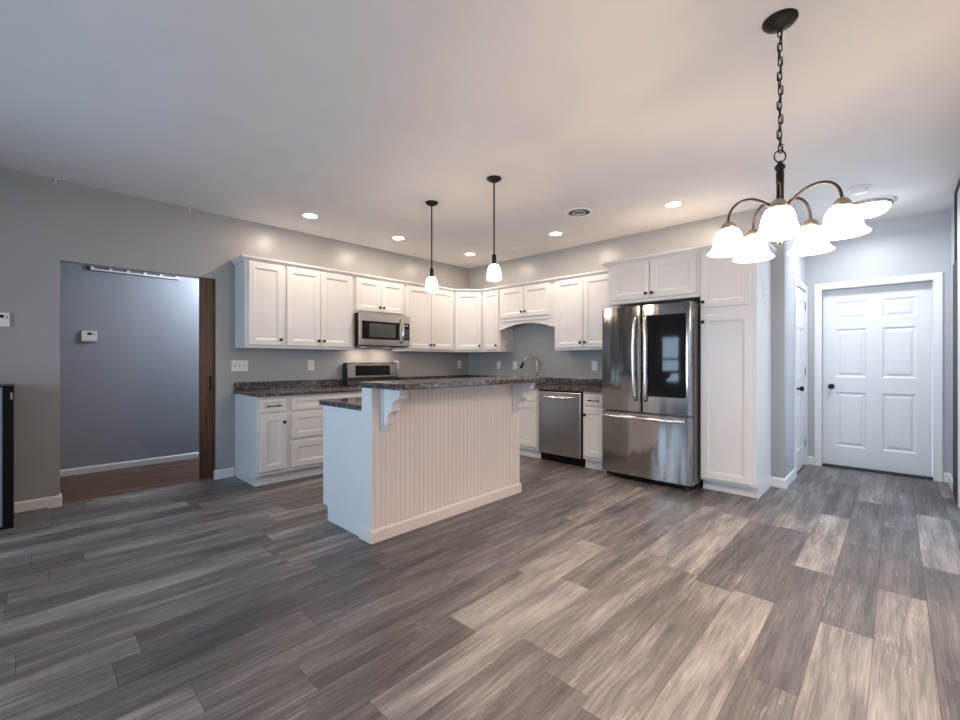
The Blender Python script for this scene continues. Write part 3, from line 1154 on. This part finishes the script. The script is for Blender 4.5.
bow_handle(MIDX - 0.050, dL, -1)
bow_handle(MIDX + 0.050, dR, 1)
bm = bmesh.new()
pts = []
for i in range(25):
    s = i / 12 - 1
    x = 0.437 + 0.395 * s
    pts.append((x, yfront(x) - 0.010 - 0.045 * (1 - s ** 8), 0.652))
add_tube(bm, pts, 0.0175, 12)
fin('drawer_handle', bm, M['chrome'], dF)
bm = bmesh.new()
add_lathe(bm, [(0.011, 0), (0.011, -0.002), (0.004, -0.002)], 18, (0.822, yfront(0.822) + 0.0005, 1.715), 'Y')
fin('maker_badge', bm, M['steel_side'], dR)
bm = bmesh.new()
add_box(bm, (0.02, -0.715, 0.018), (FW - 0.02, -0.60, 0.060), 0.004)
fin('base_grille', bm, M['black'], t)
for x in (0.07, FW - 0.07):
    bm = bmesh.new()
    add_lathe(bm, [(0.022, 0.0), (0.022, 0.015), (0.014, 0.022), (0.014, 0.05)], 14, (x, -0.68, 0.0))
    fin('foot', bm, M['steel_side'], t)
boxes('rear_foot', [((0.03, -0.55, 0.0), (FW - 0.001, -0.08, 0.056))], M['black_matte'], t)
for x in (0.05, FW - 0.09):
    boxes('hinge_cover', [((x - 0.03, -0.72, 1.766), (x + 0.07, -0.60, 1.785))], M['steel_side'], t, 0.004)

# ------------------------------------------------------------------ island
IX0, IX1, IY0, IY1 = 1.850, 2.540, -3.428, -1.852
t = thing('kitchen_island', 'two-level white kitchen island with beadboard back and brackets', 'island', (0, 0, 0))
boxes('island_body', [((IX0, IY0 + 0.004, 0.110), (2.412, IY1, 0.876)), ((IX0 + 0.072, IY0 + 0.004, 0.0), (2.412, IY1, 0.110))], M['cab'], t)
boxes('end_panel', [((IX0, IY0, 0.110), (2.412, IY0 + 0.004, 0.876)), ((IX0 + 0.072, IY0, 0.0), (2.412, IY0 + 0.004, 0.110))], M['cab'], t)
boxes('half_wall', [((2.413, IY0 - 0.001, 0.0), (IX1 - 0.013, IY1 + 0.001, 1.038))], M['cab'], t)
# beadboard: v-grooved sheet
bm = bmesh.new()
pitch, g, dep = 0.0415, 0.0042, 0.0030
prof = [(IY0 - 0.001, IX1)]
y = IY0 + 0.022
while y < IY1 - 0.01:
    prof += [(y - g, IX1), (y - g * 0.4, IX1 - dep), (y + g * 0.4, IX1 - dep), (y + g, IX1)]
    y += pitch
prof += [(IY1 + 0.001, IX1)]
pr = prof + [(IY1 + 0.001, IX1 - 0.0125), (IY0 - 0.001, IX1 - 0.0125)]
add_prism(bm, [(b, a) for a, b in pr], 'Z', 0.0, 1.038)
fin('beadboard_panel', bm, M['bead'], t)
bm = bmesh.new()
add_sweep(bm, [(2.40, IY0 - 0.0012), (IX1, IY0 - 0.0012), (IX1, IY1 + 0.0012), (2.40, IY1 + 0.0012)],
          [(0, 0), (0.013, 0), (0.013, 0.072), (0.009, 0.083), (0, 0.088)])
fin('base_moulding', bm, M['bead'], t)


def corbel(y0):
    bm = bmesh.new()
    pr = [(0.0, 1.036), (0.205, 1.036), (0.205, 1.005), (0.192, 0.998), (0.192, 0.975)]
    for i in range(1, 9):      # concave sweep
        a = i / 8 * PI / 2
        pr.append((0.188 - 0.075 * math.sin(a), 0.905 + 0.062 * math.cos(a)))
    pr += [(0.118, 0.898), (0.118, 0.886), (0.100, 0.878)]
    for i in range(1, 9):
        a = i / 8 * PI / 2
        pr.append((0.098 - 0.042 * math.sin(a), 0.812 + 0.06 * math.cos(a)))
    pr += [(0.062, 0.800), (0.055, 0.786), (0.0, 0.780)]
    add_prism(bm, [(IX1 + 0.001 + a, z) for a, z in pr], 'Y', y0, y0 + 0.062)
    o = fin('corbel', bm, M['cab'], t)
    boxes('back_plate', [((IX1 + 0.001, y0 - 0.012, 0.752), (IX1 + 0.022, y0 + 0.074, 1.036))], M['cab'], o, 0.004)
    return o


corbel(-3.350)
corbel(-1.948)
for k in range(3):
    w = (IY1 - IY0) / 3
    bm = bmesh.new()
    add_slab(bm, 0.02, w - 0.02, 0.14, 0.850, 0, 0.02, [(0.08, w - 0.08, 0.20, 0.79)], PROF_CAB, 0.004)
    o = fin('door', bm, M['cab'], t)
    o.location = (IX0, IY1 - k * w, 0)
    o.rotation_euler = (0, 0, -PI / 2)
bm = bmesh.new()
add_box(bm, (IX0 - 0.048, IY0 - 0.014, 0.877), (2.411, IY1 + 0.02, 0.916), 0.008, 3)
tag(fin('island_worktop', bm, M['counter']), 'low speckled worktop on the kitchen side of the island', 'worktop')
bm = bmesh.new()
add_prism(bm, [(2.402, -3.448), (2.855, -3.448), (2.865, -3.438), (2.865, -1.90), (2.80, -1.835), (2.402, -1.835)], 'Z', 1.0385, 1.078)
es = [e for e in bm.edges if abs(e.verts[0].co.z - e.verts[1].co.z) < 1e-5]
bmesh.ops.bevel(bm, geom=es, offset=0.007, segments=3, affect='EDGES', profile=0.5)
tag(fin('bar_top', bm, M['counter']), 'raised speckled breakfast bar top above the beadboard island back', 'worktop')

# ------------------------------------------------------------------ ceiling fixtures
GC = 'recessed ceiling downlights'
for lab, x, y in (('recessed downlight nearest the hallway opening, above the first wall cabinet', 0.648, -2.972),
                  ('recessed downlight in front of the wall above the microwave', 0.636, -1.850),
                  ('recessed downlight in the corner above the diagonal cabinet', 0.703, -0.669),
                  ('recessed downlight above the sink, beside the round vent', 2.137, -0.658),
                  ('recessed downlight above the refrigerator and pantry', 3.514, -0.690)):
    t = thing('recessed_light', lab, 'light', (x, y, CEIL), 0, GC)
    bm = bmesh.new()
    add_lathe(bm, [(0.092, 0.0), (0.092, -0.004), (0.086, -0.008), (0.070, -0.005), (0.066, 0.0)], 32, cap=False)
    fin('trim_ring', bm, M['trim'], t)
    bm = bmesh.new()
    add_lathe(bm, [(0.0665, -0.0005), (0.0665, -0.003)], 28)
    fin('lens', bm, M['can'], t)
    a = area('can_lamp', (0, 0, -0.012), (0, 0, 0), 0.12, 0.12, 5.5, WARM, 'DISK')
    a.parent = t


def ceiling_disc(name, label, cat, x, y, r, dark):
    t = thing(name, label, cat, (x, y, CEIL), 0)
    bm = bmesh.new()
    add_lathe(bm, [(r, 0.0), (r, -0.004), (r * 0.88, -0.010), (r * 0.70, -0.006), (r * 0.68, 0.0)], 36, cap=False)
    fin('frame', bm, M['trim'], t)
    return t


t = ceiling_disc('ceiling_vent', 'round ceiling air vent with dark louvred opening', 'vent', 2.729, -1.116, 0.155, True)
bm = bmesh.new()
add_lathe(bm, [(0.108, -0.0005), (0.108, -0.002)], 30)
fin('vent_opening', bm, M['gap'], t)
for i, r in enumerate((0.060,)):
    bm = bmesh.new()
    add_lathe(bm, [(r, -0.002), (r + 0.003, -0.010), (r + 0.005, -0.010), (r + 0.002, -0.002)], 30, cap=False)
    fin('louvre', bm, M['trim'], t)
bs = []
bm = bmesh.new()
for i in range(3):
    a = PI * i / 3
    c, s = math.cos(a), math.sin(a)
    add_tube(bm, [(-0.108 * c, -0.108 * s, -0.012), (0.108 * c, 0.108 * s, -0.012)], 0.0014, 6)
fin('spokes', bm, M['trim'], t)
t = ceiling_disc('ceiling_speaker', 'faint round white ceiling cover above the sink near the corner', 'ceiling cover', 1.351, -0.393, 0.12, False)
bm = bmesh.new()
add_lathe(bm, [(0.083, -0.0005), (0.083, -0.004), (0.05, -0.006)], 30)
fin('cover', bm, M['ceiling'], t)

t = thing('smoke_detector', 'white round smoke detector on the ceiling before the dome light', 'smoke detector', (4.845, 0.02, CEIL), 0)
bm = bmesh.new()
add_lathe(bm, [(0.075, 0), (0.075, -0.012), (0.068, -0.018)], 28)
fin('mount', bm, M['plate'], t)
bm = bmesh.new()
add_lathe(bm, [(0.062, -0.018), (0.060, -0.035), (0.052, -0.045), (0.02, -0.047)], 28)
fin('cover', bm, M['plate'], t)

t = thing('dome_light', 'lit white flush-mount dome light on the nook ceiling', 'light', (4.869, 0.612, CEIL), 0)
bm = bmesh.new()
add_lathe(bm, [(0.186, -0.001), (0.192, -0.02), (0.184, -0.034), (0.172, -0.034)], 40, cap=False)
fin('rim', bm, M['nickel'], t)
bm = bmesh.new()
add_lathe(bm, [(0.172, -0.030)] + [(0.172 * math.cos(a), -0.034 - 0.095 * math.sin(a)) for a in [i * PI / 2 / 9 for i in range(9)]] + [(0.01, -0.129)], 36)
fin('glass_dome', bm, M['dome'], t)
bm = bmesh.new()
add_lathe(bm, [(0.006, -0.129), (0.012, -0.134), (0.009, -0.145), (0.003, -0.148)], 14)
fin('finial', bm, M['nickel'], t)
p = area('dome_lamp', (0, 0, -0.16), (0, 0, 0), 0.30, 0.30, 9.5, (0.88, 0.94, 1.0), 'DISK')
p.parent = t


def pendant(label, x, y):
    t = thing('pendant_light', label, 'pendant lamp', (x, y, CEIL), 0, 'bronze pendants over the island')
    bm = bmesh.new()
    add_lathe(bm, [(0.062, 0.0), (0.062, -0.006), (0.055, -0.014), (0.035, -0.026), (0.012, -0.034)], 26)
    fin('canopy', bm, M['bronze'], t)
    bm = bmesh.new()
    add_tube(bm, [(0, 0, -0.03), (0, 0, -0.640)], 0.0065, 10)
    fin('rod', bm, M['bronze'], t)
    bm = bmesh.new()
    add_lathe(bm, [(0.010, -0.632), (0.019, -0.636), (0.019, -0.700), (0.015, -0.706), (0.022, -0.712), (0.022, -0.720)], 18)
    fin('socket', bm, M['bronze'], t)
    bm = bmesh.new()
    prof = [(0.022, -0.716), (0.036, -0.724), (0.047, -0.745), (0.055, -0.780), (0.060, -0.815), (0.061, -0.842)]
    add_lathe(bm, prof + [(0.058, -0.842)] + [(r - 0.003, z) for r, z in prof[::-1]], 28, cap=False)
    fin('lamp_shade', bm, M['shade_p'], t)
    bm = bmesh.new()
    add_lathe(bm, [(0.012, -0.76), (0.022, -0.80), (0.024, -0.83), (0.016, -0.852), (0.004, -0.858)], 16)
    fin('bulb', bm, M['shade_p'], t)
    p = point('pendant_lamp', (0, 0, -0.80), 20, WARM, 0.03)
    p.parent = t


pendant('bronze rod pendant with frosted shade hanging nearer the range', 1.856, -2.338)
pendant('bronze rod pendant with frosted shade hanging over the raised bar', 2.655, -2.334)

# chandelier
CX, CY = 4.70, -2.705
t = thing('chandelier', 'bronze five-arm chandelier with lit frosted bell shades on a chain', 'chandelier', (CX, CY, 0), 0)
bm = bmesh.new()
add_lathe(bm, [(0.068, 2.739), (0.068, 2.733), (0.060, 2.722), (0.040, 2.709), (0.014, 2.702), (0.010, 2.694)], 30)
fin('canopy', bm, M['bronze'], t)
bm = bmesh.new()
zt, zb_, nl = 2.700, 2.150, 17
step = (zt - zb_) / nl
for i in range(nl):
    zc = zt - step * (i + 0.5)
    hl = step * 0.5 + 0.0045
    wl = 0.0085
    ang = (i % 2) * PI / 2 + 0.5 + 0.1 * math.sin(i * 2.1)
    pts = []
    for k in range(16):
        a = 2 * PI * k / 16
        u = wl * math.cos(a)
        z = (hl - wl) * (1 if math.sin(a) > 0 else -1) + wl * math.sin(a)
        pts.append((u * math.cos(ang) + 0.003 * math.sin(i * 1.7), u * math.sin(ang), zc + z))
    add_tube(bm, pts, 0.0026, 6, True)
add_tube(bm, [(0.006 * math.sin(k * 0.9), 0.006 * math.cos(k * 0.9), zt - (zt - zb_) * k / 30) for k in range(31)], 0.002, 6)
fin('chain', bm, M['bronze'], t)
bm = bmesh.new()
add_tube(bm, [(0.024 * math.cos(2 * PI * k / 20) * 0.8, 0.024 * math.cos(2 * PI * k / 20) * 0.6, 2.132 + 0.026 * math.sin(2 * PI * k / 20)) for k in range(20)], 0.0032, 8, True)
fin('hanging_loop', bm, M['bronze'], t)
bm = bmesh.new()
add_lathe(bm, [(0.004, 2.112), (0.010, 2.106), (0.012, 2.098), (0.020, 2.090), (0.021, 2.078), (0.013, 2.066), (0.016, 2.058), (0.0145, 1.97), (0.016, 1.915),
               (0.030, 1.905), (0.034, 1.880), (0.026, 1.855), (0.012, 1.835), (0.010, 1.79)], 20)
fin('stem', bm, M['bronze'], t)
bm = bmesh.new()
add_lathe(bm, [(0.008, 1.79), (0.012, 1.78), (0.006, 1.768), (0.011, 1.756), (0.009, 1.744), (0.003, 1.738)], 14)
fin('finial', bm, M['nickel'], t)
RA = 0.216
for k in range(5):
    ang = YAW + math.radians((86, 150, 234, 299, 20)[k])
    RA = (0.214, 0.200, 0.228, 0.228, 0.200)[k]
    ca, sa = math.cos(ang), math.sin(ang)
    bm = bmesh.new()
    ctl = [(0.022, 1.885), (0.040, 1.912), (0.070, 1.940), (0.105, 1.957), (0.140, 1.961), (0.172, 1.952), (0.197, 1.931), (0.211, 1.903), (0.216, 1.872)]
    ctl = [(r if r < 0.03 else r * RA / 0.216, z) for r, z in ctl]
    sm = []
    for i in range(len(ctl) - 1):
        p0 = ctl[max(i - 1, 0)]
        p1, p2 = ctl[i], ctl[i + 1]
        p3 = ctl[min(i + 2, len(ctl) - 1)]
        for s in (0, 0.25, 0.5, 0.75):
            f = lambda a0, a1, a2, a3: 0.5 * (2 * a1 + (a2 - a0) * s + (2 * a0 - 5 * a1 + 4 * a2 - a3) * s * s + (3 * a1 - a0 - 3 * a2 + a3) * s ** 3)
            sm.append((f(p0[0], p1[0], p2[0], p3[0]), f(p0[1], p1[1], p2[1], p3[1])))
    sm.append(ctl[-1])
    add_tube(bm, [(r * ca, r * sa, z) for r, z in sm], 0.0062, 8)
    arm = fin('arm', bm, M['bronze'], t)
    c = (RA * ca, RA * sa, 0)
    bm = bmesh.new()
    add_lathe(bm, [(0.007, 1.874), (0.016, 1.870), (0.026, 1.860), (0.032, 1.848), (0.033, 1.836), (0.029, 1.832)], 22, c)
    fin('shade_holder', bm, M['pewter'], arm)
    bm = bmesh.new()
    prof = [(0.030, 1.838), (0.044, 1.829), (0.054, 1.810), (0.059, 1.788), (0.063, 1.766), (0.071, 1.746), (0.083, 1.732), (0.089, 1.728)]
    add_lathe(bm, prof + [(0.085, 1.725)] + [(r - 0.003, z - 0.002) for r, z in prof[::-1]], 32, c, cap=False)
    fin('lamp_shade', bm, M['shade'], arm)
    bm = bmesh.new()
    add_lathe(bm, [(0.012, 1.825), (0.014, 1.80), (0.026, 1.775), (0.028, 1.760), (0.018, 1.742), (0.004, 1.736)], 16, c)
    fin('bulb', bm, M['shade'], arm)
    p = point('chandelier_lamp', (RA * ca, RA * sa, 1.795), 35, WARM, 0.02)
    p.parent = t

# ------------------------------------------------------------------ small things on the walls


def wall_plate(name, label, loc, rz, w, h, kind, cat, group=None):
    t = thing(name, label, cat, loc, rz, group)
    boxes('cover_plate', [((-w / 2, -0.006, -h / 2), (w / 2, -0.0005, h / 2))], M['plate'], t, 0.002)
    if kind == 'outlet':
        for s in (-1, 1):
            o = boxes('socket_face', [((-0.017, -0.0085, s * 0.020 - 0.014), (0.017, -0.006, s * 0.020 + 0.014))], M['plate'], t, 0.002)
            boxes('slots', [((-0.009, -0.0092, s * 0.020 - 0.004), (-0.006, -0.0083, s * 0.020 + 0.006)),
                            ((0.006, -0.0092, s * 0.020 - 0.004), (0.009, -0.0083, s * 0.020 + 0.006))], M['slot'], o)
    elif kind == 'rocker':
        boxes('switch_paddle', [((-0.017, -0.009, -0.034), (0.017, -0.006, 0.034))], M['plate'], t, 0.002)
    else:
        n = kind
        for i in range(n):
            x = (i - (n - 1) / 2) * 0.046
            o = boxes('switch_toggle', [((x - 0.0055, -0.018, -0.006), (x + 0.0055, -0.006, 0.012))], M['plate'], t, 0.001)
            boxes('toggle_slot', [((x - 0.007, -0.0066, -0.013), (x + 0.007, -0.0058, 0.013))], M['slot'], o)
    return t


GO = 'wall plates above the worktops'
wall_plate('light_switch', 'white three-gang toggle switch plate near the hallway opening', (0.0, -3.447, 1.170), LR, 0.163, 0.116, 3, 'switch')
wall_plate('wall_outlet', 'white wall outlet between the three-gang switch and the range', (0.0, -2.663, 1.170), LR, 0.076, 0.120, 'outlet', 'outlet', GO)
wall_plate('wall_outlet', 'white wall outlet just behind the corner of the range control panel', (0.0, -1.430, 1.168), LR, 0.076, 0.118, 'outlet', 'outlet', GO)
wall_plate('wall_outlet', 'white wall outlet under the cabinets near the kitchen corner, on the range wall', (0.0, -0.213, 1.166), LR, 0.076, 0.118, 'outlet', 'outlet', GO)
wall_plate('wall_outlet', 'white wall plate between the kitchen corner and the faucet, nearer the corner', (0.659, 0.0, 1.160), 0, 0.074, 0.118, 'outlet', 'outlet', GO)
wall_plate('wall_switch', 'white switch plate right beside the faucet', (0.979, 0.0, 1.158), 0, 0.076, 0.118, 'rocker', 'switch', GO)
wall_plate('wall_outlet', 'white wall plate above the worktop beside the refrigerator', (2.286, 0.0, 1.160), 0, 0.080, 0.124, 'rocker', 'outlet', GO)


def thermostat(label, loc, rz, w, h):
    t = thing('thermostat', label, 'thermostat', loc, rz, 'white wall thermostats')
    boxes('housing', [((-w / 2, -0.028, -h / 2), (w / 2, -0.0005, h / 2))], M['plate'], t, 0.004)
    boxes('screen', [((-w * 0.12, -0.0292, h * 0.12), (w * 0.17, -0.027, h * 0.34))], M['black'], t)
    boxes('button', [((w * 0.30, -0.031, h * 0.08), (w * 0.36, -0.027, h * 0.30))], M['slot'], t)
    return t


thermostat('white thermostat on the hallway wall seen through the opening', (HX, -4.553, 1.492), LR, 0.128, 0.112)
thermostat('white thermostat at the picture edge on the near grey wall', (0, -5.165, 1.545), LR, 0.095, 0.110)

# rail high on the hallway wall
t = thing('wall_rail', 'long white rail with short uprights high on the hallway wall', 'rail', (HX, -4.54, 2.222), LR)
L = 0.81
boxes('backing', [((-0.03, -0.006, -0.012), (L, -0.0005, 0.09))], M['steel_side'], t)
boxes('bar', [((0.0, -0.030, -0.004), (L, -0.006, 0.012))], M['plate'], t)
for i in range(6):
    x = 0.012 + i * 0.155
    boxes('upright', [((x - 0.012, -0.028, 0.012), (x + 0.012, -0.006, 0.050))], M['plate'], t)

for lab, y in (('tiny white ceiling hook on the grey wall nearer the picture edge', -4.858), ('tiny white ceiling hook on the grey wall above the wood door edge', -3.905)):
    bm = bmesh.new()
    add_tube(bm, [(0.001, y, 2.716), (0.020, y, 2.716), (0.026, y, 2.722), (0.024, y, 2.732)], 0.004, 8)
    add_lathe(bm, [(0.009, 0.0005), (0.009, 0.003)], 12, (0, y, 2.716), 'X')
    tag(fin('wall_hook', bm, M['plate']), lab, 'hook', 'small hooks near the ceiling')

# hook on the pantry side
t = thing('wall_clip', 'small white double hook on the side of the pantry cabinet', 'hook', (PX + PWD + 0.003, -0.33, 1.865), LR)
boxes('plate', [((-0.02, -0.006, -0.06), (0.02, -0.0005, 0.06))], M['plate'], t, 0.002)
bm = bmesh.new()
for z in (-0.035, 0.02):
    add_tube(bm, [(0, -0.005, z), (0, -0.03, z - 0.006), (0, -0.042, z + 0.006), (0, -0.044, z + 0.024)], 0.004, 8)
fin('hook', bm, M['plate'], t)

# hearth pad and glass fronted unit by the near wall
bm = bmesh.new()
add_box(bm, (0.016, -6.35, 0.0005), (0.59, -4.903, 0.012), 0.003)
tag(fin('hearth_pad', bm, M['hearth']), 'dark grey tiled floor pad against the near grey wall', 'floor pad')
t = thing('glass_front_cabinet', 'black-framed glass-fronted unit standing on the dark floor pad', 'cabinet', (0.03, -5.092, 0.012), LR)
W, D, H = 1.1, 0.40, 1.03
boxes('cabinet_shell', [((-W, -D, 0.0), (0, 0.0, H))], M['black'], t, 0.004)
boxes('door_frame', [((-W, -D - 0.02, 0.0), (-W + 0.05, -D - 0.001, H)), ((-0.055, -D - 0.02, 0.0), (0, -D - 0.001, H)),
                     ((-W + 0.05, -D - 0.02, H - 0.012), (-0.055, -D - 0.001, H)), ((-W + 0.05, -D - 0.02, 0.0), (-0.055, -D - 0.001, 0.02))], M['black'], t)
boxes('glass_door', [((-W + 0.05, -D - 0.012, 0.02), (-0.055, -D - 0.001, H - 0.012))], M['grey_glass'], t)
boxes('corner_latch', [((-0.016, -D - 0.026, H - 0.10), (-0.004, -D - 0.019, H - 0.05))], M['chrome'], t)

# hallway lamp
t = thing('hallway_light', 'small flush dome lamp on the hallway ceiling', 'light', (-0.62, -3.10, 2.5), 0)
bm = bmesh.new()
add_lathe(bm, [(0.11, 0), (0.11, -0.03), (0.09, -0.06), (0.03, -0.075)], 28)
fin('glass_dome', bm, M['dome'], t)
p = point('hallway_lamp', (0, 0, -0.14), 32, (0.80, 0.88, 1.0), 0.05)
p.parent = t
